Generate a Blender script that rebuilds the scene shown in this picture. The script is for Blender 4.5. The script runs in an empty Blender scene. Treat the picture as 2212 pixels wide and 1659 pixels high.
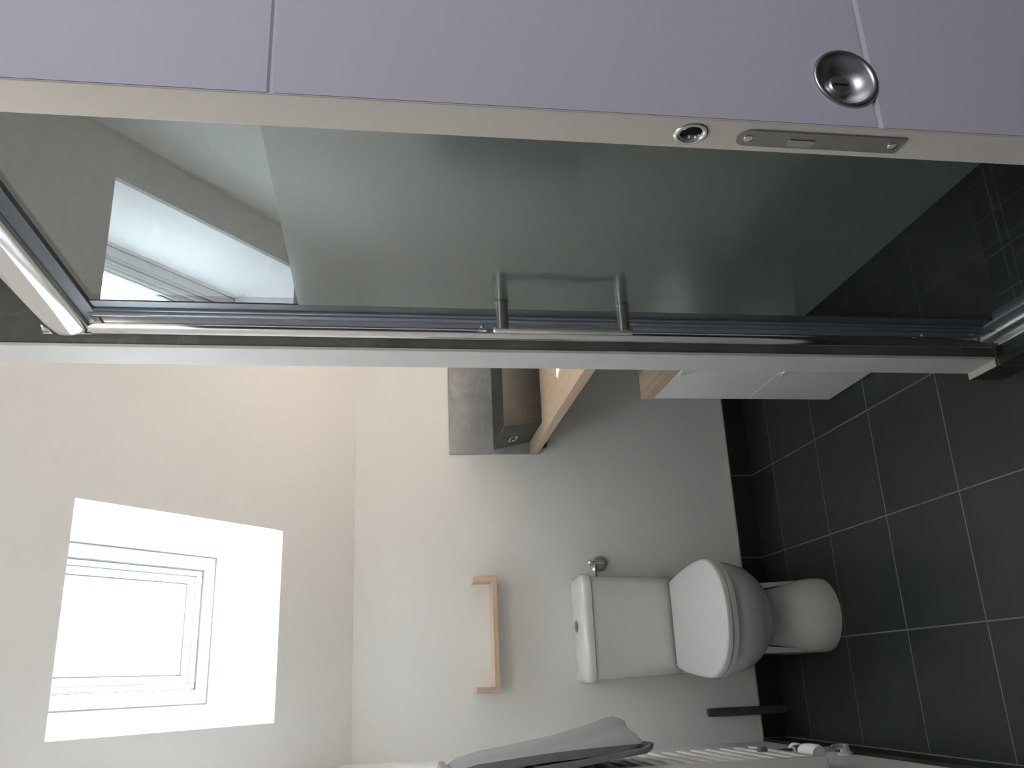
import bpy, bmesh, math
from mathutils import Vector, Matrix
S = bpy.context.scene
COL = S.collection

# ------------------------------------------------------------------ camera
CAM_H = 1.5
yaw, pit, rol = 0.336073, 0.150303, -0.0087984      # solved from the vanishing points
F_PX = 1856.8
r0 = Vector((math.cos(yaw), -math.sin(yaw), 0)); f0 = Vector((math.sin(yaw), math.cos(yaw), 0))
fw = f0 * math.cos(pit) + Vector((0, 0, -1)) * math.sin(pit)
dn = fw.cross(r0)
rt = r0 * math.cos(rol) + dn * math.sin(rol)
dn = -r0 * math.sin(rol) + dn * math.cos(rol)
cam_d = bpy.data.cameras.new('camera'); cam = bpy.data.objects.new('camera', cam_d); COL.objects.link(cam)
# the picture was taken with the phone on its side: image right is down in the room, image up is right
m = Matrix((dn, rt, -fw)).transposed().to_4x4(); m.translation = Vector((0, 0, CAM_H))
cam.matrix_world = m
cam_d.sensor_fit = 'HORIZONTAL'; cam_d.sensor_width = 36; cam_d.lens = 36 * F_PX / 2212
cam_d.clip_start = 0.02
S.camera = cam
# ------------------------------------------------------------------ light and exposure
S.view_settings.view_transform = 'Standard'; S.view_settings.look = 'None'
S.view_settings.gamma = 1; S.view_settings.exposure = 0.2; S.view_settings.use_curve_mapping = False
S.cycles.diffuse_bounces = 8; S.cycles.max_bounces = 16; S.cycles.transparent_max_bounces = 16
S.cycles.use_denoising = True
S.cycles.sample_clamp_indirect = 20
w = bpy.data.worlds.new('world'); S.world = w; w.use_nodes = True
bg = w.node_tree.nodes['Background']
bg.inputs['Color'].default_value = (0.75, 0.89, 1.0, 1); bg.inputs['Strength'].default_value = 21

def light(name, kind, loc, aim, energy, color=(1, 1, 1), **kw):
    L = bpy.data.lights.new(name, kind); L.energy = energy; L.color = color
    for k, v in kw.items(): setattr(L, k, v)
    o = bpy.data.objects.new(name, L); COL.objects.link(o); o.location = loc
    o.rotation_euler = (Vector(aim) - Vector(loc)).to_track_quat('-Z', 'Y').to_euler()
    return o
SL = math.radians(40)                                   # pitch of the sloped ceiling
NRM = Vector((0, math.sin(SL), math.cos(SL)))           # outward normal of the slope
# daylight portal over the roof window
pc = Vector((0.2, 2.86, 2.285)) + NRM * 0.05
po = light('skylight_portal', 'AREA', pc, pc - NRM, 1, shape='RECTANGLE', size=0.5, size_y=0.75)
po.data.cycles.is_portal = True
# cool unseen fill light added in the hallway behind the camera
# unseen fill light added to brighten the front half of the bathroom
light('front_fill', 'POINT', (0.02, 0.98, 2.36), (0, 1, 0), 7, (1.0, 0.965, 0.91), shadow_soft_size=0.09)
# sun through the roof window: it falls on the oak worktop behind the partition
light('sun', 'SUN', (0, 0, 6), (0.873, -0.405, 6 - 1.21), 270, (0.90, 0.98, 1.08), angle=math.radians(.6))
light('hallway_fill', 'AREA', (1.15, -0.75, 2.2), (0.75, 0.56, 1.9), 14.5, (0.86, 0.86, 1.0), shape='RECTANGLE', size=1.0, size_y=0.9)  # added fill, mainly for the door face
# ------------------------------------------------------------------ materials
def mat(name, color, rough=0.5, metal=0.0, spec=0.5, coat=0.0, noise=None, bump=None):
    m = bpy.data.materials.new(name); m.use_nodes = True; nt = m.node_tree; b = nt.nodes['Principled BSDF']
    b.inputs['Base Color'].default_value = (*color, 1); b.inputs['Roughness'].default_value = rough
    b.inputs['Metallic'].default_value = metal; b.inputs['Specular IOR Level'].default_value = spec
    b.inputs['Coat Weight'].default_value = coat
    tc = None
    if noise or bump: tc = nt.nodes.new('ShaderNodeTexCoord')
    if noise:
        sc_, c2, det = noise
        n = nt.nodes.new('ShaderNodeTexNoise'); n.inputs['Scale'].default_value = sc_; n.inputs['Detail'].default_value = det
        nt.links.new(tc.outputs['Object'], n.inputs['Vector'])
        mx = nt.nodes.new('ShaderNodeMix'); mx.data_type = 'RGBA'
        rp = nt.nodes.new('ShaderNodeMapRange'); rp.inputs[1].default_value = .35; rp.inputs[2].default_value = .65
        nt.links.new(n.outputs['Fac'], rp.inputs[0]); nt.links.new(rp.outputs[0], mx.inputs['Factor'])
        mx.inputs['A'].default_value = (*color, 1); mx.inputs['B'].default_value = (*c2, 1)
        nt.links.new(mx.outputs['Result'], b.inputs['Base Color'])
    if bump:
        sc_, st, dist = bump
        n = nt.nodes.new('ShaderNodeTexNoise'); n.inputs['Scale'].default_value = sc_; n.inputs['Detail'].default_value = 3
        nt.links.new(tc.outputs['Object'], n.inputs['Vector'])
        bp = nt.nodes.new('ShaderNodeBump'); bp.inputs['Strength'].default_value = st; bp.inputs['Distance'].default_value = dist
        nt.links.new(n.outputs['Fac'], bp.inputs['Height']); nt.links.new(bp.outputs[0], b.inputs['Normal'])
    return m

def nmath(nt, op, a, b=None, c=None):
    n = nt.nodes.new('ShaderNodeMath'); n.operation = op
    for i, v in enumerate((a, b, c)):
        if v is None: continue
        if isinstance(v, (int, float)): n.inputs[i].default_value = v
        else: nt.links.new(v, n.inputs[i])
    return n.outputs[0]

def tile_mat(name, lines, grout_w=0.0019):
    """dark slate tile; lines = [(axis, offset, pitch)] in world metres"""
    m = mat(name, (0.0125, 0.0150, 0.0125), 0.38, spec=0.42); nt = m.node_tree; b = nt.nodes['Principled BSDF']
    g = nt.nodes.new('ShaderNodeNewGeometry'); sp = nt.nodes.new('ShaderNodeSeparateXYZ'); nt.links.new(g.outputs['Position'], sp.inputs[0])
    d = None
    for ax, off, pitch in lines:
        v = nmath(nt, 'PINGPONG', nmath(nt, 'SUBTRACT', sp.outputs[ax], off), pitch / 2)
        d = v if d is None else nmath(nt, 'MINIMUM', d, v)
    mr = nt.nodes.new('ShaderNodeMapRange'); mr.inputs[1].default_value = grout_w * .75; mr.inputs[2].default_value = grout_w * 1.2
    mr.inputs[3].default_value = 1; mr.inputs[4].default_value = 0; nt.links.new(d, mr.inputs[0])
    n = nt.nodes.new('ShaderNodeTexNoise'); n.inputs['Scale'].default_value = 9; n.inputs['Detail'].default_value = 6
    nt.links.new(g.outputs['Position'], n.inputs['Vector'])
    m1 = nt.nodes.new('ShaderNodeMix'); m1.data_type = 'RGBA'; nt.links.new(n.outputs['Fac'], m1.inputs['Factor'])
    m1.inputs['A'].default_value = (0.0085, 0.0120, 0.0090, 1); m1.inputs['B'].default_value = (0.016, 0.020, 0.0155, 1)
    m2 = nt.nodes.new('ShaderNodeMix'); m2.data_type = 'RGBA'; nt.links.new(mr.outputs[0], m2.inputs['Factor'])
    nt.links.new(m1.outputs['Result'], m2.inputs['A']); m2.inputs['B'].default_value = (0.13, 0.14, 0.11, 1)
    nt.links.new(m2.outputs['Result'], b.inputs['Base Color'])
    n2 = nt.nodes.new('ShaderNodeTexNoise'); n2.inputs['Scale'].default_value = 60; n2.inputs['Detail'].default_value = 4
    nt.links.new(g.outputs['Position'], n2.inputs['Vector'])
    h = nmath(nt, 'SUBTRACT', nmath(nt, 'MULTIPLY', n2.outputs['Fac'], .3), mr.outputs[0])
    bp = nt.nodes.new('ShaderNodeBump'); bp.inputs['Strength'].default_value = .35; bp.inputs['Distance'].default_value = .001
    nt.links.new(h, bp.inputs['Height']); nt.links.new(bp.outputs[0], b.inputs['Normal'])
    return m

def wood_mat(name, axis='Y', c1=(0.40, 0.295, 0.21), c2=(0.53, 0.405, 0.30)):
    m = mat(name, c1, 0.42); nt = m.node_tree; b = nt.nodes['Principled BSDF']
    g = nt.nodes.new('ShaderNodeNewGeometry'); mp = nt.nodes.new('ShaderNodeMapping')
    nt.links.new(g.outputs['Position'], mp.inputs['Vector'])
    sc = [38, 38, 38]; sc['XYZ'.index(axis)] = 2.0; mp.inputs['Scale'].default_value = sc
    n = nt.nodes.new('ShaderNodeTexNoise'); n.inputs['Scale'].default_value = 1.6; n.inputs['Detail'].default_value = 6; n.inputs['Distortion'].default_value = .4
    nt.links.new(mp.outputs[0], n.inputs['Vector'])
    cr = nt.nodes.new('ShaderNodeValToRGB'); cr.color_ramp.elements[0].position = .3; cr.color_ramp.elements[1].position = .7
    cr.color_ramp.elements[0].color = (*c1, 1); cr.color_ramp.elements[1].color = (*c2, 1)
    nt.links.new(n.outputs['Fac'], cr.inputs['Fac']); nt.links.new(cr.outputs['Color'], b.inputs['Base Color'])
    return m

def stone_mat(name, c1, c2, vein, rough=0.45):
    m = mat(name, c1, rough); nt = m.node_tree; b = nt.nodes['Principled BSDF']
    g = nt.nodes.new('ShaderNodeNewGeometry')
    n = nt.nodes.new('ShaderNodeTexNoise'); n.inputs['Scale'].default_value = 7; n.inputs['Detail'].default_value = 8; n.inputs['Distortion'].default_value = .8
    nt.links.new(g.outputs['Position'], n.inputs['Vector'])
    cr = nt.nodes.new('ShaderNodeValToRGB'); cr.color_ramp.elements[0].position = .35; cr.color_ramp.elements[1].position = .68
    cr.color_ramp.elements[0].color = (*c1, 1); cr.color_ramp.elements[1].color = (*c2, 1); nt.links.new(n.outputs['Fac'], cr.inputs['Fac'])
    v = nt.nodes.new('ShaderNodeTexNoise'); v.inputs['Scale'].default_value = 3.2; v.inputs['Detail'].default_value = 5; v.inputs['Distortion'].default_value = .5
    mp = nt.nodes.new('ShaderNodeMapping'); mp.inputs['Rotation'].default_value = (.4, .7, .5); mp.inputs['Scale'].default_value = (1, 1, 2.6)
    nt.links.new(g.outputs['Position'], mp.inputs['Vector']); nt.links.new(mp.outputs[0], v.inputs['Vector'])
    d = nmath(nt, 'ABSOLUTE', nmath(nt, 'SUBTRACT', v.outputs['Fac'], .5))
    mr = nt.nodes.new('ShaderNodeMapRange'); mr.inputs[1].default_value = 0; mr.inputs[2].default_value = .012; mr.inputs[3].default_value = .30; mr.inputs[4].default_value = 0
    nt.links.new(d, mr.inputs[0])
    mx = nt.nodes.new('ShaderNodeMix'); mx.data_type = 'RGBA'; nt.links.new(mr.outputs[0], mx.inputs['Factor'])
    nt.links.new(cr.outputs['Color'], mx.inputs['A']); mx.inputs['B'].default_value = (*vein, 1)
    nt.links.new(mx.outputs['Result'], b.inputs['Base Color'])
    return m

def schlick(nt):
    g = nt.nodes.new('ShaderNodeNewGeometry'); vm = nt.nodes.new('ShaderNodeVectorMath'); vm.operation = 'DOT_PRODUCT'
    nt.links.new(g.outputs['Incoming'], vm.inputs[0]); nt.links.new(g.outputs['Normal'], vm.inputs[1])
    c = nmath(nt, 'ABSOLUTE', vm.outputs['Value'])
    return nmath(nt, 'MULTIPLY_ADD', nmath(nt, 'POWER', nmath(nt, 'SUBTRACT', 1.0, c), 5.0), .81, .19)

def glass_mat(name, tint=(0.93, 0.97, 0.95)):
    m = bpy.data.materials.new(name); m.use_nodes = True; nt = m.node_tree; nt.nodes.clear()
    o = nt.nodes.new('ShaderNodeOutputMaterial'); t = nt.nodes.new('ShaderNodeBsdfTransparent'); t.inputs[0].default_value = (*tint, 1)
    gl = nt.nodes.new('ShaderNodeBsdfGlossy'); gl.inputs['Roughness'].default_value = 0.0
    mx = nt.nodes.new('ShaderNodeMixShader'); nt.links.new(schlick(nt), mx.inputs[0])
    nt.links.new(t.outputs[0], mx.inputs[1]); nt.links.new(gl.outputs[0], mx.inputs[2]); nt.links.new(mx.outputs[0], o.inputs[0])
    return m

def frosted_mat(name):
    m = bpy.data.materials.new(name); m.use_nodes = True; nt = m.node_tree; nt.nodes.clear()
    o = nt.nodes.new('ShaderNodeOutputMaterial')
    tr = nt.nodes.new('ShaderNodeBsdfTranslucent'); tr.inputs[0].default_value = (.34, .41, .375, 1)
    df = nt.nodes.new('ShaderNodeBsdfDiffuse'); df.inputs[0].default_value = (.15, .19, .172, 1)
    m1 = nt.nodes.new('ShaderNodeMixShader'); m1.inputs[0].default_value = .55; nt.links.new(tr.outputs[0], m1.inputs[1]); nt.links.new(df.outputs[0], m1.inputs[2])
    gl = nt.nodes.new('ShaderNodeBsdfGlossy'); gl.inputs['Roughness'].default_value = 0.14
    m2 = nt.nodes.new('ShaderNodeMixShader'); nt.links.new(schlick(nt), m2.inputs[0]); nt.links.new(m1.outputs[0], m2.inputs[1]); nt.links.new(gl.outputs[0], m2.inputs[2])
    nt.links.new(m2.outputs[0], o.inputs[0])
    return m

M_wall = mat('white_wall_paint', (0.82, 0.815, 0.80), 0.85, spec=0.2, bump=(260, .12, .0004))
M_ceil = mat('white_ceiling_paint', (0.88, 0.88, 0.88), 0.85, spec=0.2, bump=(260, .12, .0004))
M_hall = mat('hallway_paint', (0.45, 0.43, 0.44), 0.8)
M_reveal = mat('white_window_lining', (0.92, 0.92, 0.92), 0.8)
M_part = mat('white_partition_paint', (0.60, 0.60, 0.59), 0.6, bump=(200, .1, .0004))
M_panel = stone_mat('grey_shower_panel', (0.10, 0.10, 0.095), (0.145, 0.145, 0.137), (0.24, 0.235, 0.22), 0.4)
M_splash = stone_mat('grey_stone_splashback', (0.25, 0.26, 0.275), (0.35, 0.36, 0.375), (0.46, 0.46, 0.46), 0.4)
M_basin = stone_mat('dark_stone_basin', (0.035, 0.035, 0.032), (0.065, 0.060, 0.052), (0.085, 0.08, 0.07), 0.55)
M_floor = tile_mat('dark_floor_tile', [(0, .4225, .3305), (1, 3.0685, .3465)])
M_skx = tile_mat('dark_skirting_tile_back', [(0, .4225, .3305)])
M_sky = tile_mat('dark_skirting_tile_side', [(1, 3.0685, .3465)])
M_shower = tile_mat('dark_shower_tile', [(0, .92, .10), (1, 1.6, .10)], .0015)
M_grout = mat('pale_grout_bead', (0.40, 0.37, 0.31), 0.7)
M_oak = wood_mat('light_oak', 'Y'); M_oakx = wood_mat('light_oak_cross', 'X', (0.50, 0.37, 0.27), (0.62, 0.48, 0.36)); M_oakz = wood_mat('light_oak_upright', 'Z', (0.50, 0.37, 0.27), (0.62, 0.48, 0.36))
M_lacq = mat('white_lacquer', (0.74, 0.75, 0.74), 0.35)
M_ceram = mat('white_ceramic', (0.68, 0.68, 0.66), 0.12, spec=0.5)
M_seat = mat('white_seat_plastic', (0.60, 0.59, 0.58), 0.28)
M_chrome = mat('chrome', (0.82, 0.82, 0.82), 0.13, 1.0)
M_bright = mat('polished_aluminium', (0.80, 0.80, 0.79), 0.09, 1.0)
M_steel = mat('brushed_steel', (0.42, 0.41, 0.385), 0.34, 1.0)
M_satin = mat('satin_nickel', (0.60, 0.60, 0.58), 0.36, 1.0)
M_bar = mat('satin_handle_steel', (0.74, 0.72, 0.68), 0.42, 1.0)
M_dark = mat('black_recess', (0.01, 0.012, 0.011), 0.6)
M_seal = mat('grey_blue_seal', (0.10, 0.12, 0.155), 0.25, spec=0.6)
M_seal2 = mat('dark_rubber_seal', (0.035, 0.04, 0.05), 0.35)
M_glass = glass_mat('clear_glass'); M_pane = glass_mat('window_glass', (.97, .98, .98)); M_frost = frosted_mat('frosted_glass')
M_door = mat('white_door_lacquer', (0.70, 0.685, 0.70), 0.5, bump=(120, .08, .0004)); M_edge = mat('white_door_edge', (0.72, 0.68, 0.61), 0.55)
M_rad = mat('white_radiator_enamel', (0.74, 0.73, 0.70), 0.3); M_valve = mat('white_plastic', (0.78, 0.76, 0.76), 0.35); M_cap = mat('brown_grey_cap', (0.16, 0.14, 0.12), 0.5)
M_pvc = mat('window_frame_white', (0.84, 0.83, 0.81), 0.35); M_pipe = mat('dark_grey_plastic', (0.075, 0.073, 0.066), 0.5)
M_gask_gap = mat('grey_gasket_and_gap_shade', (0.30, 0.30, 0.31), 0.4)

def towel_mat():
    m = mat('grey_ribbed_towel', (0.20, 0.20, 0.195), 0.95, spec=0.1); nt = m.node_tree; b = nt.nodes['Principled BSDF']
    b.inputs['Sheen Weight'].default_value = .3
    g = nt.nodes.new('ShaderNodeNewGeometry')
    wv = nt.nodes.new('ShaderNodeTexWave'); wv.bands_direction = 'DIAGONAL'; wv.inputs['Scale'].default_value = 75; wv.inputs['Distortion'].default_value = .6; wv.inputs['Detail'].default_value = 2
    nt.links.new(g.outputs['Position'], wv.inputs['Vector'])
    n = nt.nodes.new('ShaderNodeTexNoise'); n.inputs['Scale'].default_value = 320; nt.links.new(g.outputs['Position'], n.inputs['Vector'])
    h = nmath(nt, 'ADD', wv.outputs['Fac'], nmath(nt, 'MULTIPLY', n.outputs['Fac'], .8))
    bp = nt.nodes.new('ShaderNodeBump'); bp.inputs['Strength'].default_value = .45; bp.inputs['Distance'].default_value = .001
    nt.links.new(h, bp.inputs['Height']); nt.links.new(bp.outputs[0], b.inputs['Normal'])
    return m
M_towel = towel_mat()

# ------------------------------------------------------------------ mesh helpers
def NB(): return bmesh.new()
def box(bm, x0, x1, y0, y1, z0, z1, bev=0.0, seg=2):
    t = bmesh.new(); bmesh.ops.create_cube(t, size=1)
    for v in t.verts: v.co = Vector(((x0 + x1) / 2 + v.co.x * (x1 - x0), (y0 + y1) / 2 + v.co.y * (y1 - y0), (z0 + z1) / 2 + v.co.z * (z1 - z0)))
    if bev: bmesh.ops.bevel(t, geom=t.edges[:], offset=bev, segments=seg, profile=.5, affect='EDGES')
    join(bm, t); return bm
def join(bm, t):
    me = bpy.data.meshes.new('t'); t.to_mesh(me); t.free(); bm.from_mesh(me); bpy.data.meshes.remove(me)
def quad(bm, *p): bm.faces.new([bm.verts.new(q) for q in p])
def loft(bm, rings, cap=True, closed=True):
    vs = [[bm.verts.new(p) for p in r] for r in rings]; n = len(vs[0])
    for a, b in zip(vs, vs[1:]):
        for i in range(n if closed else n - 1):
            j = (i + 1) % n; bm.faces.new((a[i], a[j], b[j], b[i]))
    if cap and closed: bm.faces.new(vs[0][::-1]); bm.faces.new(vs[-1])
def lathe(bm, org, axis, prof, n=32, cap=True):
    """prof = [(distance along axis, radius)]"""
    ax = Vector(axis).normalized(); u = ax.orthogonal().normalized(); v = ax.cross(u); org = Vector(org)
    loft(bm, [[org + ax * d + (u * math.cos(2 * math.pi * i / n) + v * math.sin(2 * math.pi * i / n)) * max(r, 1e-5) for i in range(n)] for d, r in prof], cap)
def cyl(bm, a, b, r, n=24, bev=0.0):
    a = Vector(a); L = (Vector(b) - a).length
    pr = [(0, r), (L, r)] if not bev else [(0, r - bev), (bev, r), (L - bev, r), (L, r - bev)]
    lathe(bm, a, Vector(b) - a, pr, n)
def tube(bm, pts, r, n=14):
    pts = [Vector(p) for p in pts]; rings = []; u = None
    for i, p in enumerate(pts):
        d = (pts[min(i + 1, len(pts) - 1)] - pts[max(i - 1, 0)]).normalized()
        u = d.orthogonal().normalized() if u is None else (u - d * u.dot(d)).normalized()
        v = d.cross(u); rings.append([p + (u * math.cos(2 * math.pi * k / n) + v * math.sin(2 * math.pi * k / n)) * r for k in range(n)])
    loft(bm, rings)
def bez(a, b, c, d, n=12):
    a, b, c, d = map(Vector, (a, b, c, d)); return [a * (1 - t) ** 3 + b * 3 * t * (1 - t) ** 2 + c * 3 * t * t * (1 - t) + d * t ** 3 for t in [i / n for i in range(n + 1)]]
def obj(name, bm, m, parent=None, smooth=False, angle=35, org=None, **props):
    bmesh.ops.recalc_face_normals(bm, faces=bm.faces[:])
    me = bpy.data.meshes.new(name); bm.to_mesh(me); bm.free(); me.materials.append(m)
    if smooth:
        me.polygons.foreach_set('use_smooth', [True] * len(me.polygons))
        me.set_sharp_from_angle(angle=math.radians(angle))
    o = bpy.data.objects.new(name, me); COL.objects.link(o)
    if parent:
        o.parent = parent
        o.matrix_parent_inverse = Matrix.Translation(-world_loc(parent))
    for k, v in props.items(): o[k] = v
    return o
def world_loc(o):
    return Vector(o.location) if o.type == 'EMPTY' else Vector((0, 0, 0))
def thing(name, label, cat, loc, group=None):
    o = bpy.data.objects.new(name, None); COL.objects.link(o); o.location = loc; o.empty_display_size = .05
    o['label'] = label; o['category'] = cat
    if group: o['group'] = group
    return o
def tag(o, label, cat, group=None):
    o['label'] = label; o['category'] = cat
    if group: o['group'] = group
    return o
def struct(name, bm, m, parent=None, **k):
    o = obj(name, bm, m, parent, **k)
    if not parent: o['kind'] = 'structure'
    return o

# ------------------------------------------------------------------ room
XL, XR, YB = -0.25, 1.45, 3.275
ZK, ZC = 1.595, 2.55                                    # top of the low wall, flat ceiling
def zs(y): return ZK + (YB - y) * math.tan(SL)
YC = YB - (ZC - ZK) / math.tan(SL)
XP, YP0, YP1 = 0.66, 1.700, 1.783                       # partition beside the shower
# floor: bathroom and hallway
struct('floor', box(NB(), XL - .05, XR + .05, -2.2, YB + .05, -.10, 0), M_floor)
struct('wall_back', box(NB(), XL - .05, XR + .05, YB, YB + .1, 0, ZK + .03), M_wall)
def gable(x0, x1, y0):                                  # side wall whose top follows the roof slope
    bm = NB(); loft(bm, [[(x, y0, 0), (x, YB, 0), (x, YB, ZK + .01), (x, YC, ZC + .01), (x, y0, ZC + .01)] for x in (x0, x1)]); return bm
struct('wall_left', gable(XL - .10, XL, .48), M_wall)
struct('wall_right', gable(XR, XR + .1, .66), M_wall)
# wall with the pocket for the sliding door: two skins and the part over the door
bm = NB(); box(bm, .76, XR, .48, .535, 0, 2.6); struct('wall_front', bm, M_hall)
bm = NB(); box(bm, .76, XR, .625, .66, 0, 2.6); struct('wall_front_inner', bm, M_wall)
bm = NB(); box(bm, XL, .76, .48, .66, 2.12, 2.6); struct('wall_front_lintel', bm, M_wall)
# hallway shell
bm = NB(); box(bm, XL - .6, XL - .5, -2.2, .48, 0, 2.6); box(bm, XL - .5, XL, .40, .48, 0, 2.6); struct('wall_hall_left', bm, M_hall)
struct('wall_hall_right', box(NB(), XR, XR + .1, -2.2, .66, 0, 2.6), M_hall)
struct('wall_hall_back', box(NB(), XL - .6, XR + .1, -2.3, -2.2, 0, 2.6), M_hall)
struct('floor_hall', box(NB(), XL - .6, XL - .05, -2.2, .48, -.10, 0), M_floor)
struct('ceiling_hall', box(NB(), XL - .6, XR + .1, -2.3, .48, 2.5, 2.6), M_hall)
# sloped ceiling with the opening of the roof window, and the flat ceiling
OX0, OX1, OY0, OY1 = -0.095, 0.512, 2.422, 2.998        # opening in the slope
bm = NB()
P = lambda x, y: Vector((x, y, zs(y)))
for a, b, c, d in ((XL, OX0, YC, YB), (OX1, XR, YC, YB), (OX0, OX1, YC, OY0), (OX0, OX1, OY1, YB)):
    quad(bm, P(a, c), P(b, c), P(b, d), P(a, d))
bmesh.ops.remove_doubles(bm, verts=bm.verts[:], dist=1e-5)
struct('ceiling_slope', bm, M_ceil)
struct('ceiling', box(NB(), XL, XR, .48, YC, ZC, ZC + .05), M_ceil)
# splayed lining of the roof window
DEP = .26
FX0, FX1 = -0.032, 0.445
tdir = Vector((0, -math.cos(SL), math.sin(SL)))         # up the slope
fb = Vector((0, 3.135, 2.062)); ft = fb + tdir * .715
top = [Vector((OX0, OY0, zs(OY0))), Vector((OX1, OY0, zs(OY0)))]; bot = [Vector((OX0, OY1, zs(OY1))), Vector((OX1, OY1, zs(OY1)))]
fq = [Vector((FX0, ft.y, ft.z)), Vector((FX1, ft.y, ft.z)), Vector((FX0, fb.y, fb.z)), Vector((FX1, fb.y, fb.z))]
bm = NB(); quad(bm, top[0], top[1], fq[1], fq[0]); quad(bm, bot[0], bot[1], fq[3], fq[2]); quad(bm, top[0], bot[0], fq[2], fq[0]); quad(bm, top[1], bot[1], fq[3], fq[1])
struct('trim_1', bm, M_reveal)
# roof window in its own slope frame
Wm = Matrix((Vector((1, 0, 0)), -tdir, NRM)).transposed().to_4x4(); Wm.translation = Vector(((FX0 + FX1) / 2, (ft.y + fb.y) / 2, (ft.z + fb.z) / 2))
win = bpy.data.objects.new('window_1', None); COL.objects.link(win); win.matrix_world = Wm; win['kind'] = 'structure'; win.empty_display_size = .05
hw, hl = (FX1 - FX0) / 2, .715 / 2
def ring(bm, ox, oy, ix, iy, z0, z1, bev=.003):
    box(bm, -ox, -ix, -oy, oy, z0, z1, bev); box(bm, ix, ox, -oy, oy, z0, z1, bev); box(bm, -ix, ix, -oy, -iy, z0, z1, bev); box(bm, -ix, ix, iy, oy, z0, z1, bev)
def wobj(name, bm, m):
    bmesh.ops.recalc_face_normals(bm, faces=bm.faces[:]); me = bpy.data.meshes.new(name); bm.to_mesh(me); bm.free(); me.materials.append(m)
    o = bpy.data.objects.new(name, me); COL.objects.link(o); o.parent = win; return o
bm = NB(); ring(bm, hw + .03, hl + .03, hw - .045, hl - .045, .0, .035); wobj('window_frame', bm, M_pvc)
bm = NB(); ring(bm, hw - .049, hl - .049, hw - .066, hl - .066, .006, .040); ring(bm, hw - .066, hl - .066, hw - .091, hl - .093, .016, .046, .005); wobj('window_sash', bm, M_pvc)
bm = NB(); ring(bm, hw - .091, hl - .093, hw - .096, hl - .098, .024, .040, .001); wobj('glazing_seal', bm, M_gask_gap)
bm = NB(); ring(bm, hw - .0005, hl - .0005, hw - .004, hl - .004, -.0015, .001, 0); ring(bm, hw - .0455, hl - .0455, hw - .0485, hl - .0485, .0035, .030, 0); wobj('shadow_gap', bm, M_gask_gap)  # grey strips put in as the shade lines of the frame joints
wobj('window_pane', box(NB(), -hw + .093, hw - .093, -hl + .095, hl - .095, .028, .034), M_pane)

# skirting tiles
SK = .09
bm = NB(); box(bm, XL + .01, XR, YB - .009, YB, 0, SK); struct('baseboard_back', bm, M_skx)
struct('baseboard_left', box(NB(), XL, XL + .01, .66, YB, 0, SK), M_sky)
bm = NB(); box(bm, XL + .009, XR, YB - .0105, YB, SK, SK + .003); struct('trim_2', bm, M_grout)
# partition between shower and washbasin
struct('wall_partition', box(NB(), XP, XR, YP0, YP1, 0, ZC), M_part)
bm = NB(); box(bm, XP + .001, XR, YP0 - .013, YP0, .05, ZC - .01); struct('wall_shower_panel_back', bm, M_panel)
struct('wall_shower_panel_side', box(NB(), XR - .012, XR, .66, YP0 - .013, .05, ZC - .01), M_panel)
struct('trim_3', box(NB(), XP - .0015, XP + .0055, YP0 - .017, YP0 - .0005, SK, ZC - .02, .001), M_part)
struct('baseboard_partition', box(NB(), XP - .016, XP, .66, YP1 + .002, 0, SK - .004), M_sky)
struct('trim_4', box(NB(), XP - .016, XP + .0, YP0 - .012, YP1 + .002, SK - .004, SK - .0005), M_grout)
# tiled shower floor and kerb
struct('floor_shower', box(NB(), XP, XR, .66, YP0 - .013, 0, .05), M_shower)
struct('trim_5', box(NB(), XP, XP + .11, .66, YP0 - .0135, .05, .088), M_sky)

# ------------------------------------------------------------------ shower enclosure
XG, YG0, YG1 = .700, .72, 1.60
enc = thing('shower_enclosure', 'glass shower enclosure with frosted middle band, chrome rails and bar handle', 'shower screen', (XG, 1.2, .088))
def rail_profile(x0, x1, z0, z1, bulge):
    """cross-section (x, z) with a rounded outer face towards the room"""
    pts = [(x1, z0), (x1, z1)]
    for i in range(11):
        t = math.pi / 2 - math.pi * i / 10
        pts.append((x0 - bulge * math.cos(t) , (z0 + z1) / 2 + (z1 - z0) / 2 * math.sin(t)))
    return pts
bm = NB(); pr = rail_profile(.688, .725, 2.068, 2.150, .016); loft(bm, [[(x, y, z) for x, z in pr] for y in (YG0, YP0 - .040)])
tr_ = obj('top_rail', bm, M_bright, enc, smooth=True)
obj('end_cap', box(NB(), .676, .724, YP0 - .0395, YP0 - .036, 2.064, 2.154, .001), M_chrome, tr_)
bm = NB(); box(bm, .694, .722, YG0, YP0 - .040, 2.040, 2.068, .002); obj('top_seal', bm, M_seal2, enc)
# wall post: rounded chrome profile standing on the panel
bm = NB(); pts = [(.730, YP0 - .0135), (.730, YP0 - .034)]
n = 12
pts = [(.728, YP0 - .014), (.6895, YP0 - .014)]
for i in range(n + 1):
    t = i / n; a = math.pi * .5 * t
    pts.append((.6885 - .009 * math.sin(math.pi * t) , YP0 - .016 - .034 * t))
pts += [(.700, YP0 - .0515), (.728, YP0 - .0515)]
bm = NB(); loft(bm, [[(x, y, z) for x, y in pts] for z in (.092, 2.155)]); post = obj('wall_profile', bm, M_bright, enc, smooth=True, angle=50)
for z in (.30, 1.04, 1.295, 2.055):
    bm = NB(); lathe(bm, (.699, YP0 - .066, z), (-1, 0, 0), [(0, .0045), (.004, .0045), (.006, .003)], 16); obj('screw', bm, M_steel, post)
bm = NB(); box(bm, .697, .716, YP0 - .085, YP0 - .0515, .10, 2.06, .002); obj('post_channel', bm, M_seal, enc)
bm = NB(); box(bm, .692, .712, YP0 - .108, YP0 - .089, .10, 2.055, .004); box(bm, .695, .71, YP0 - .118, YP0 - .108, .10, 2.055, .002); obj('magnetic_seal', bm, M_seal, enc, smooth=True)
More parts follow.
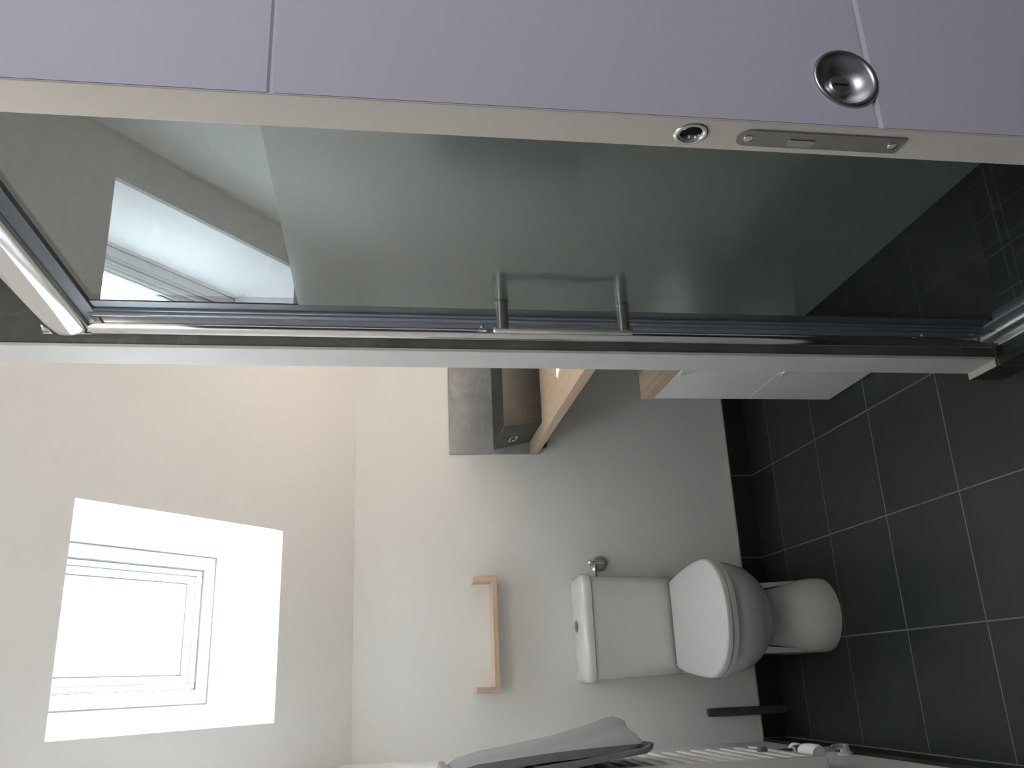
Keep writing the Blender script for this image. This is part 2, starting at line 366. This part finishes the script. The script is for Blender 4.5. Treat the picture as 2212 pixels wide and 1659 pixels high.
bm = NB(); box(bm, .694, .710, YP0 - .089, YP0 - .085, .10, 2.055); obj('seal_gap', bm, M_seal2, enc)
bm = NB(); box(bm, XG, XG + .006, YG0, YP0 - .116, .185, 2.045); pane = obj('glass_pane', bm, M_glass, enc)
obj('edge_strip', box(NB(), XG - .0015, XG + .0075, YP0 - .150, YP0 - .116, .185, 2.045, .001), M_seal2, enc)
obj('frosted_band', box(NB(), XG - .0012, XG - .0002, YG0, YP0 - .116, .622, 1.660), M_frost, enc)
# bottom rails
bm = NB(); box(bm, .694, .716, YG0, YP0 - .065, .150, .186, .003); obj('bottom_seal', bm, M_seal, enc)
bm = NB(); pr = rail_profile(.690, .720, .118, .150, .006); loft(bm, [[(x, y, z) for x, z in pr] for y in (YG0, YP0 - .055)]); obj('bottom_rail', bm, M_satin, enc, smooth=True)
bm = NB(); box(bm, .680, .735, YG0, YP0 - .050, .088, .104, .002); box(bm, .690, .73, YG0, YP0 - .05, .104, .118, .001); obj('floor_rail', bm, M_satin, enc)
# handle: flat bar on two posts
hz0, hz1, hy = 1.018, 1.280, 1.515
hd = obj('handle', box(NB(), .636, .646, hy - .004, hy + .010, hz0 - .008, hz1 + .008, .003, 3), M_bar, enc, smooth=True)
for z in (hz0 + .010, hz1 - .010):
    bm = NB(); cyl(bm, (.640, hy + .002, z), (XG - .001, hy + .002, z), .0115, 24); lathe(bm, (XG - .003, hy + .002, z), (-1, 0, 0), [(0, .0125), (.002, .0125), (.0022, .0115)], 24); obj('handle_post', bm, M_steel, hd, smooth=True)

# ------------------------------------------------------------------ sliding door near the camera
DX, DY, DT, DTOP = .425, .558, .040, 2.10
door = bpy.data.objects.new('door_1', None); COL.objects.link(door); door.location = (DX, DY, 0); door['kind'] = 'structure'; door.empty_display_size = .05
G = [.090, .590, 1.088, 1.585]; gw = .003
bm = NB(); prof = [(DY, .012)]
for g in G: prof += [(DY, g - gw), (DY + .0025, g - .0008), (DY + .0025, g + .0008), (DY, g + gw)]
prof += [(DY, DTOP), (DY + DT - .0006, DTOP), (DY + DT - .0006, .012)]
loft(bm, [[(x, y, z) for y, z in prof] for x in (DX + .0008, 1.30)])
bmesh.ops.recalc_face_normals(bm, faces=bm.faces[:])
leaf = obj('door_leaf', bm, M_door, door)
# hole for the pull and for the ring, cut with booleans
def cutter(org, axis, prof, n=48):
    bm = NB(); lathe(bm, org, axis, prof, n); bmesh.ops.recalc_face_normals(bm, faces=bm.faces[:])
    me = bpy.data.meshes.new('c'); bm.to_mesh(me); bm.free(); o = bpy.data.objects.new('c', me); COL.objects.link(o); return o
def cut(target, cutters):
    for c in cutters:
        md = target.modifiers.new('b', 'BOOLEAN'); md.object = c; md.operation = 'DIFFERENCE'; md.solver = 'EXACT'
    dg = bpy.context.evaluated_depsgraph_get(); me = bpy.data.meshes.new_from_object(target.evaluated_get(dg)); old = target.data
    target.modifiers.clear(); target.data = me; bpy.data.meshes.remove(old)
    for c in cutters: bpy.data.objects.remove(c)
PC = Vector((.473, DY, 1.111)); RC = Vector((DX, .5785, 1.247))
bm = NB(); box(bm, DX - .0008, DX + .0012, DY + .0005, DY + DT, .012, DTOP, .0006, 2)
edge = obj('door_edge', bm, M_edge, door)
bpy.context.view_layer.update()
cut(leaf, [cutter(PC + Vector((0, -.01, 0)), (0, 1, 0), [(0, .0265), (.024, .0265)]), cutter(RC + Vector((-.01, 0, 0)), (1, 0, 0), [(0, .0095), (.03, .0095)])])
cut(edge, [cutter(RC + Vector((-.01, 0, 0)), (1, 0, 0), [(0, .0095), (.03, .0095)])])
bm = NB(); lathe(bm, PC, (0, 1, 0), [(.0, .0295), (-.0016, .0290), (-.0022, .0275), (-.0018, .0250), (.0, .0235), (.004, .0215), (.009, .0165), (.0115, .011), (.0120, .0001)], 64, cap=False)
pull = obj('door_pull', bm, M_satin, door, smooth=True, angle=60, label='round satin metal recessed pull')
bm = NB(); lathe(bm, PC + Vector((.0, .0118, .001)), (0, -1, 0), [(0, .0105), (.0035, .0100), (.0048, .0085), (.005, .0001)], 40); obj('turn_button', bm, M_satin, pull, smooth=True)
bm = NB(); box(bm, PC.x - .0008, PC.x + .0008, PC.y + .0062, PC.y + .0072, PC.z - .0055, PC.z + .008); obj('key_slot', bm, M_dark, pull)
# edge ring and latch plate
bm = NB(); lathe(bm, RC, (-1, 0, 0), [(.0004, .0148), (.0016, .0142), (.0024, .0125), (.0018, .0105), (-.001, .0095), (-.016, .0090), (-.016, .0001)], 48, cap=False); er = obj('edge_pull_ring', bm, M_chrome, door, smooth=True, angle=60)
bm = NB(); lathe(bm, RC + Vector((.0155, 0, 0)), (-1, 0, 0), [(0, .0089), (.001, .0089)], 32); obj('ring_recess', bm, M_dark, er)
pz0, pz1, py = 1.056, 1.207, .5785; pw = .0105
bm = NB(); pts = [(py - pw, pz0 + .001), (py + pw, pz0 + .001)]
for i in range(17): a = math.pi * i / 16; pts.append((py + pw * math.cos(a), pz1 - pw + pw * math.sin(a)))
loft(bm, [[(x, y, z) for y, z in pts] for x in (DX - .0006, DX - .0022)]); lp = obj('latch_plate', bm, M_steel, door)
for z in (pz0 + .010, pz1 - .010):
    bm = NB(); lathe(bm, (DX - .0020, py, z), (-1, 0, 0), [(0, .0042), (.001, .0040), (.0016, .002), (.0012, .0001)], 20); obj('screw', bm, M_chrome, lp, smooth=True)
bm = NB(); pts = [(py - .001, 1.160), (py - .001, 1.138)]
loft(bm, [[(x, y, z) for y, z in [(py + .0075, 1.139), (py + .0075, 1.159), (py + .0045, 1.1605), (py - .0015, 1.1605), (py - .0015, 1.1375), (py + .0045, 1.1375)]] for x in (DX - .0015, DX - .0030)]); obj('latch_tongue', bm, M_satin, lp)

# ------------------------------------------------------------------ toilet
CX = .170
wc = thing('toilet', 'white close-coupled toilet with closed D-shaped lid standing against the back wall', 'toilet', (CX, 2.95, 0))
def sect(z, yf, yw, yb, hw_, hb, n=14, e=2.0):
    """egg-shaped ring: round front, widest at yw, tapering to the back"""
    out = []
    for i in range(n + 1):                              # right side: front -> widest
        a = math.pi / 2 * i / n
        out.append((CX + hw_ * math.sin(a) ** (2 / e), yw - (yw - yf) * math.cos(a) ** (2 / e), z))
    for i in range(1, 7):
        t = i / 6; s = t * t * (3 - 2 * t); out.append((CX + hw_ + (hb - hw_) * s, yw + (yb - yw) * t, z))
    left = [(2 * CX - x, y, z_) for x, y, z_ in out[1:]][::-1]
    return out + left
bm = NB()
S_ = [(0.0, 2.728, 2.86, 3.16, .122, .100), (.03, 2.726, 2.86, 3.16, .123, .100), (.07, 2.735, 2.87, 3.16, .119, .095), (.11, 2.757, 2.89, 3.165, .108, .09), (.15, 2.783, 2.91, 3.17, .098, .09), (.19, 2.795, 2.92, 3.18, .094, .095),
      (.212, 2.775, 2.91, 3.19, .101, .10), (.235, 2.735, 2.89, 3.20, .120, .11), (.27, 2.682, 2.86, 3.21, .147, .13), (.31, 2.646, 2.83, 3.22, .166, .15), (.36, 2.626, 2.81, 3.23, .177, .165), (.400, 2.620, 2.80, 3.24, .180, .170), (.408, 2.626, 2.80, 3.24, .176, .165)]
loft(bm, [sect(*s) for s in S_]); obj('bowl', bm, M_ceram, wc, smooth=True, angle=60)
for s in (-1, 1):                                       # the moulded ribs on both flanks of the foot
    bm = NB(); loft(bm, [[(CX + s * (.095 + a), y0, z), (CX + s * (.112 + b), y0 + .02, z), (CX + s * (.112 + b), 3.10, z), (CX + s * (.09), 3.10, z)] for z, a, b, y0 in ((.03, .018, .010, 2.86), (.10, .010, .006, 2.865), (.17, .004, .006, 2.885), (.225, -.004, .004, 2.90))])
    obj('foot_rib', bm, M_ceram, wc)
def lidring(z, grow=0.0, yb=3.105):
    out = []; yw, yf, hw_, hb = 2.800, 2.600 - grow, .187 + grow, .152 + grow
    n = 16
    for i in range(n + 1):
        a = math.pi / 2 * i / n; out.append((CX + hw_ * math.sin(a) ** .86, yw - (yw - yf) * math.cos(a) ** .95, z))
    for i in range(1, 9):
        t = i / 8; out.append((CX + hw_ + (hb - hw_) * t ** 1.7, yw + (yb - yw) * t, z))
    return out + [(2 * CX - x, y, z_) for x, y, z_ in out[1:]][::-1]
bm = NB(); loft(bm, [lidring(.408, -.006), lidring(.411, 0), lidring(.424, 0), lidring(.426, -.003)]); obj('seat_ring', bm, M_seat, wc, smooth=True)
bm = NB(); loft(bm, [lidring(.428, -.002), lidring(.430, .001), lidring(.443, .001), lidring(.447, -.002), lidring(.449, -.007), lidring(.4498, -.016)]); obj('seat_lid', bm, M_seat, wc, smooth=True, angle=50)
for s in (-1, 1):
    bm = NB(); cyl(bm, (CX + s * .055, 3.095, .420), (CX + s * .10, 3.095, .420), .011, 16, .002); obj('hinge', bm, M_seat, wc, smooth=True)
def rr(cx, hx, y0, y1, r, z, n=6):
    out = []
    for (px, py_, a0) in ((cx + hx - r, y0 + r, -90), (cx + hx - r, y1 - .006, 0), (cx - hx + r, y1 - .006, 90), (cx - hx + r, y0 + r, 180)):
        rad = r if py_ < (y0 + y1) / 2 else .006
        qx = px if py_ < (y0 + y1) / 2 else (cx + hx - .006 if px > cx else cx - hx + .006)
        for i in range(n + 1):
            a = math.radians(a0 + 90 * i / n); out.append((qx + rad * math.cos(a), py_ + rad * math.sin(a), z))
    return out
yt = 3.108
bm = NB(); loft(bm, [rr(CX, .160, yt + .03, YB - .004, .03, .408), rr(CX, .170, yt + .010, YB - .004, .032, .425), rr(CX, .174, yt + .004, YB - .004, .035, .50), rr(CX, .181, yt, YB - .004, .038, .742)]); tk = obj('tank', bm, M_ceram, wc, smooth=True, angle=50)
bm = NB(); loft(bm, [rr(CX, .180, yt, YB - .004, .04, .742), rr(CX, .189, yt - .008, YB - .003, .042, .746), rr(CX, .1905, yt - .010, YB - .003, .044, .764), rr(CX, .186, yt - .005, YB - .004, .042, .776), rr(CX, .176, yt + .006, YB - .008, .04, .783), rr(CX, .155, yt + .026, YB - .02, .03, .786)]); tl = obj('tank_lid', bm, M_ceram, wc, smooth=True, angle=50)
bm = NB(); lathe(bm, (CX + .008, 3.195, .785), (0, 0, 1), [(0, .021), (.003, .021), (.0045, .0185), (.0045, .0001)], 32); obj('flush_button', bm, M_steel, wc, smooth=True)

# stop valve beside the tank
vx, vz = .413, .662
sv = thing('stop_valve', 'small chrome angle valve with round wall rose right of the toilet tank', 'valve', (vx, YB, vz))
bm = NB(); lathe(bm, (vx, YB, vz), (0, -1, 0), [(0, .031), (.004, .0305), (.012, .024), (.018, .012), (.019, .0001)], 32); obj('wall_rose', bm, M_satin, sv, smooth=True, angle=60)
bm = NB(); cyl(bm, (vx, YB - .015, vz), (vx, YB - .045, vz), .0095); cyl(bm, (vx, YB - .040, vz - .006), (vx, YB - .040, vz + .036), .0085); obj('valve_body', bm, M_chrome, sv, smooth=True)
bm = NB(); lathe(bm, (vx, YB - .040, vz + .036), (0, 0, 1), [(0, .007), (.004, .012), (.016, .013), (.020, .009), (.020, .0001)], 10); obj('valve_knob', bm, M_chrome, sv, smooth=True)
bm = NB(); cyl(bm, (vx, YB - .040, vz + .030), (vx - .030, YB - .040, vz + .030), .0080); lathe(bm, (vx - .020, YB - .040, vz + .030), (-1, 0, 0), [(0, .0085), (.001, .011), (.012, .011), (.013, .0085)], 6); cyl(bm, (vx - .030, YB - .04, vz + .03), (CX + .176, YB - .04, vz + .03), .006); obj('connector', bm, M_steel, sv)

# wooden U-shaped shelf above the toilet
sh = thing('wall_shelf', 'pale wooden U-shaped wall shelf above the toilet tank', 'shelf', (.166, YB, 1.09))
sx0, sx1, sy, sz0, sz1 = -.036, .366, YB - .098, 1.078, 1.163
obj('side_panel', box(NB(), sx1 - .020, sx1, sy, YB, sz0, sz1, .0015), M_oakz, sh)
obj('side_panel', box(NB(), sx0, sx0 + .018, sy, YB, sz0, sz1, .0015), M_oakz, sh)
obj('shelf_board', box(NB(), sx0 + .018, sx1 - .020, sy, YB, sz0, sz0 + .018, .0015), M_oakx, sh)

# dark pipe in the left corner
bm = NB(); lathe(bm, (-.141, YB - .030, 0), (.0, 0, 1), [(0, .0155), (.29, .0155), (.300, .0148), (.304, .012), (.305, .0001)], 28)
tag(obj('upright_pipe', bm, M_pipe, smooth=True, angle=50), 'thin dark grey upright pipe against the back wall between toilet and radiator', 'pipe')

# ------------------------------------------------------------------ washbasin corner
ZT, XF = .918, .845
wt = thing('worktop', 'light oak worktop carrying the dark stone basin on the right wall', 'worktop', (1.15, 2.5, ZT - .033))
obj('board', box(NB(), XF, XR, YP1, YB, ZT - .033, ZT, .0012), M_oak, wt)
bm = NB(); box(bm, .873, .890, 3.0, YB - .010, ZT - .045, ZT - .033, .001); box(bm, .873, .890, YB - .032, YB, ZT - .068, ZT - .033, .001); obj('bracket', bm, M_pipe, wt)
bm = NB(); box(bm, XF + .003, XR, YB - .010, YB, ZT + .0015, 1.235, .0008)
tag(obj('splashback', bm, M_splash), 'grey veined stone splashback panel on the wall behind the basin', 'splashback')
bs = thing('washbasin', 'dark stone vessel basin on the oak worktop', 'sink', (1.07, 3.10, ZT))
def rct(x0, x1, y0, y1, z, r=.006):
    out = []
    for cx_, cy_, a0 in ((x1 - r, y0 + r, -90), (x1 - r, y1 - r, 0), (x0 + r, y1 - r, 90), (x0 + r, y0 + r, 180)):
        for i in range(5): a = math.radians(a0 + 22.5 * i); out.append((cx_ + r * math.cos(a), cy_ + r * math.sin(a), z))
    return out
bm = NB(); zr = 1.062; yb0, yb1 = 2.945, 3.258
loft(bm, [rct(.892, 1.26, yb0 + .028, yb1 - .01, ZT), rct(.890, 1.262, yb0 + .026, yb1 - .008, ZT + .004), rct(.862, 1.29, yb0, yb1, zr), rct(.874, 1.278, yb0 + .012, yb1 - .012, zr), rct(.900, 1.252, yb0 + .038, yb1 - .038, ZT + .03, .02)])
obj('basin', bm, M_basin, bs, smooth=True, angle=30)
# squared overflow outlet on the left outer side
bm = NB(); ux = lambda z: .8895 - (z - ZT) * .028 / .144
oc = Vector((0, 3.128, 1.004)); oy, oz = .036, .015
def orec(dy, dz, off): return [(ux(oc.z + b) - off, oc.y + a, oc.z + b) for a, b in ((-dy + .008, -dz), (dy - .008, -dz), (dy, -dz + .006), (dy, dz - .006), (dy - .008, dz), (-dy + .008, dz), (-dy, dz - .006), (-dy, -dz + .006))]
loft(bm, [orec(oy, oz, .0), orec(oy, oz, .004), orec(oy - .006, oz - .005, .004), orec(oy - .006, oz - .005, .001)]); ov = obj('overflow_frame', bm, M_chrome, bs)
bm = NB(); loft(bm, [orec(oy - .006, oz - .005, .0005), orec(oy - .006, oz - .005, .0015)]); obj('overflow_recess', bm, M_dark, ov)
bm = NB(); lathe(bm, (ux(oc.z) - .001, oc.y + .014, oc.z - .002), (-1, 0, 0), [(0, .005), (.003, .005), (.005, .002), (.005, .0001)], 16); obj('overflow_stud', bm, M_chrome, ov, smooth=True)

cb = thing('vanity_cabinet', 'white two-drawer cabinet with oak top on the floor under the worktop', 'cabinet', (1.15, 2.18, 0))
CX0, CY0, CY1, CZ = .852, YP1 + .003, 2.577, .661
obj('body', box(NB(), CX0 + .022, XR - .002, CY0 + .002, CY1 - .002, 0.0, CZ - .039), M_lacq, cb)
obj('cabinet_top', box(NB(), CX0, XR - .002, CY0, CY1 + .004, CZ - .039, CZ, .001), M_oak, cb)
for z0, z1 in ((.301, CZ - .0405), (.004, .2985)):
    d_ = obj('drawer', box(NB(), CX0 + .002, CX0 + .021, CY0 + .002, CY1 - .001, z0, z1, .0012), M_lacq, cb)
    # wedge-shaped grip at the top edge
    bm = NB(); zt = z1 - .004
    loft(bm, [[(x, 2.06, zt), (x, 2.318, zt), (x, 2.350, zt - .014), (x, 2.306, zt - .042), (x, 2.06, zt - .042)] for x in (CX0 + .003, CX0 - .004)]); obj('grip', bm, M_ceram, d_)

# ------------------------------------------------------------------ towel radiator, valves, towel
RX, RY0, RY1, RZ0, RZ1 = -.197, 2.020, 2.410, .484, 1.305
rd = thing('towel_radiator', 'white ladder towel radiator hanging on the left wall', 'radiator', (XL, 2.14, RZ0))
obj('upright', box(NB(), RX - .032, RX + .004, RY0, RY0 + .026, RZ0 - .006, RZ1, .005, 3), M_rad, rd, smooth=True)
obj('upright', box(NB(), RX - .034, RX - .012, RY1 - .034, RY1 - .008, RZ0 - .006, RZ1, .004), M_rad, rd, smooth=True)
z = RZ0
while z < RZ1 - .03:
    bm = NB(); box(bm, RX - .012, RX + .003, RY0 + .026, RY1, z, z + .0265, .004, 3); obj('bar', bm, M_rad, rd, smooth=True); z += .0405
for y in (RY0 + .05, RY1 - .05):
    for z in (RZ0 + .06, RZ1 - .08):
        bm = NB(); cyl(bm, (XL, y, z), (RX - .008, y, z), .010); obj('wall_bracket', bm, M_rad, rd, smooth=True)
bm = NB(); lathe(bm, (RX + .003, 2.235, RZ0 + .060), (1, 0, 0), [(0, .0135), (.008, .0135), (.011, .010), (.011, .0001)], 24); obj('bracket_cap', bm, M_cap, rd, smooth=True, label='brown-grey round bracket cap')
# thermostatic valve under the far upright
tv = thing('radiator_valve', 'white thermostatic valve head beneath the towel radiator', 'valve', (RX, RY1 - .02, .36))
vy, vz2, vx2 = RY1 - .020, .365, RX - .016
bm = NB(); cyl(bm, (vx2, vy, RZ0 - .006), (vx2, vy, vz2 + .02), .010); obj('tail_pipe', bm, M_chrome, tv, smooth=True)
bm = NB(); cyl(bm, (vx2, vy, vz2 + .026), (vx2, vy, vz2 - .026), .0165, 8, .002); obj('valve_body', bm, M_steel, tv)
bm = NB(); lathe(bm, (vx2, vy - .014, vz2), (0, -1, 0), [(0, .014), (.004, .021), (.03, .023), (.075, .024), (.085, .018), (.085, .0001)], 24); obj('valve_head', bm, M_valve, tv, smooth=True)
bm = NB(); lathe(bm, (vx2, vy + .012, vz2), (0, 1, 0), [(0, .014), (.010, .020), (.030, .020), (.034, .012), (.034, .0001)], 24); obj('lock_collar', bm, M_valve, tv, smooth=True)
bm = NB(); tube(bm, bez((vx2, vy, vz2 - .026), (vx2, vy, .22), (-.228, 2.62, .20), (-.226, 2.62, .125)), .0075); obj('supply_pipe', bm, M_valve, tv, smooth=True)
bm = NB(); lathe(bm, (XL, 2.62, .118), (1, 0, 0), [(0, .023), (.004, .023), (.009, .015), (.030, .011), (.030, .0001)], 24)
tag(obj('pipe_rose', bm, M_valve, smooth=True), 'small white pipe rose on the left wall just above the skirting tiles', 'pipe rose')

# towel slung over the top of the radiator
bm = NB()
far = [(1.322, -.205), (1.330, -.192), (1.305, -.178), (1.250, -.163), (1.173, -.151), (1.053, -.132), (.929, -.107), (.885, -.1005), (.868, -.1005)]
near = [(1.350, -.210), (1.362, -.190), (1.345, -.174), (1.290, -.164), (1.20, -.158), (1.123, -.153), (1.02, -.147), (.945, -.142), (.917, -.1405)]
NY = 12
def fold_row(i):
    t = i / NY; y = 2.335 + (1.985 - 2.335) * t
    front = [(f[1] + (n_[1] - f[1]) * t + .0025 * math.sin(9 * t + k), f[0] + (n_[0] - f[0]) * t + (.012 * math.sin(math.pi * t) if k > 6 else 0)) for k, (f, n_) in enumerate(zip(far, near))]
    cr = .030 * max(0, 1 - t / .22) ** 2 + .012 * max(0, 1 - (1 - t) / .15) ** 2     # rounded lower corners
    front = [(x, z + (cr if k > 6 else cr * .4 if k == 6 else 0)) for k, (x, z) in enumerate(front)]
    back = []
    for k, (x, z) in enumerate(front[::-1]):
        kk = len(front) - 1 - k
        th = .003 if kk == 0 else .018
        back.append((max(x - th, RX + .005) if kk > 1 else x + (.004 if kk == 0 else .002), z + (.007 if k == 0 else (-.013 if kk <= 1 else 0))))
    return [(x, y, z) for x, z in front + back]
loft(bm, [fold_row(i) for i in range(NY + 1)])
fr = obj('front_layer', bm, M_towel, None, smooth=True, angle=80)
tw = thing('towel', 'grey ribbed towel draped over the top of the towel radiator', 'towel', (-.16, 2.15, 1.3))
fr.parent = tw; fr.matrix_parent_inverse = Matrix.Translation(-Vector(tw.location))
# second ply hanging a little lower, and the tail behind the bars
bm = NB(); rows = []
for i in range(NY + 1):
    t = i / NY; y = 2.325 + (1.975 - 2.325) * t; r_ = []
    zb = .889 - .010 * math.sin(math.pi * t) + .020 * max(0, (t - .8) / .2) ** 2
    pf = [(1.16, -.178), (1.08, -.171), (1.0, -.164 + .004 * t), (.92, -.156 + .006 * t), (zb, -.152 + .008 * t)]
    pts = [(x, z) for z, x in pf]; bk = [(max(x - .012, RX + .005), z + (.005 if k == 0 else 0)) for k, (x, z) in enumerate(pts[::-1])]
    rows.append([(x, y, z) for x, z in pts + bk])
loft(bm, rows); obj('back_layer', bm, M_towel, tw, smooth=True, angle=80)
bm = NB(); rows = []
for i in range(NY + 1):
    t = i / NY; y = 2.32 + (1.98 - 2.32) * t
    pts = [(-.180, 1.352), (-.205, 1.362), (-.232, 1.352), (-.240, 1.30), (-.241, 1.0 + .03 * t)]
    bk = [(-.2335, 1.0 + .03 * t), (-.2335, 1.29), (-.226, 1.336), (-.205, 1.345), (-.182, 1.340)]
    rows.append([(x, y, z) for x, z in pts + bk])
loft(bm, rows); obj('rear_layer', bm, M_towel, tw, smooth=True, angle=80)
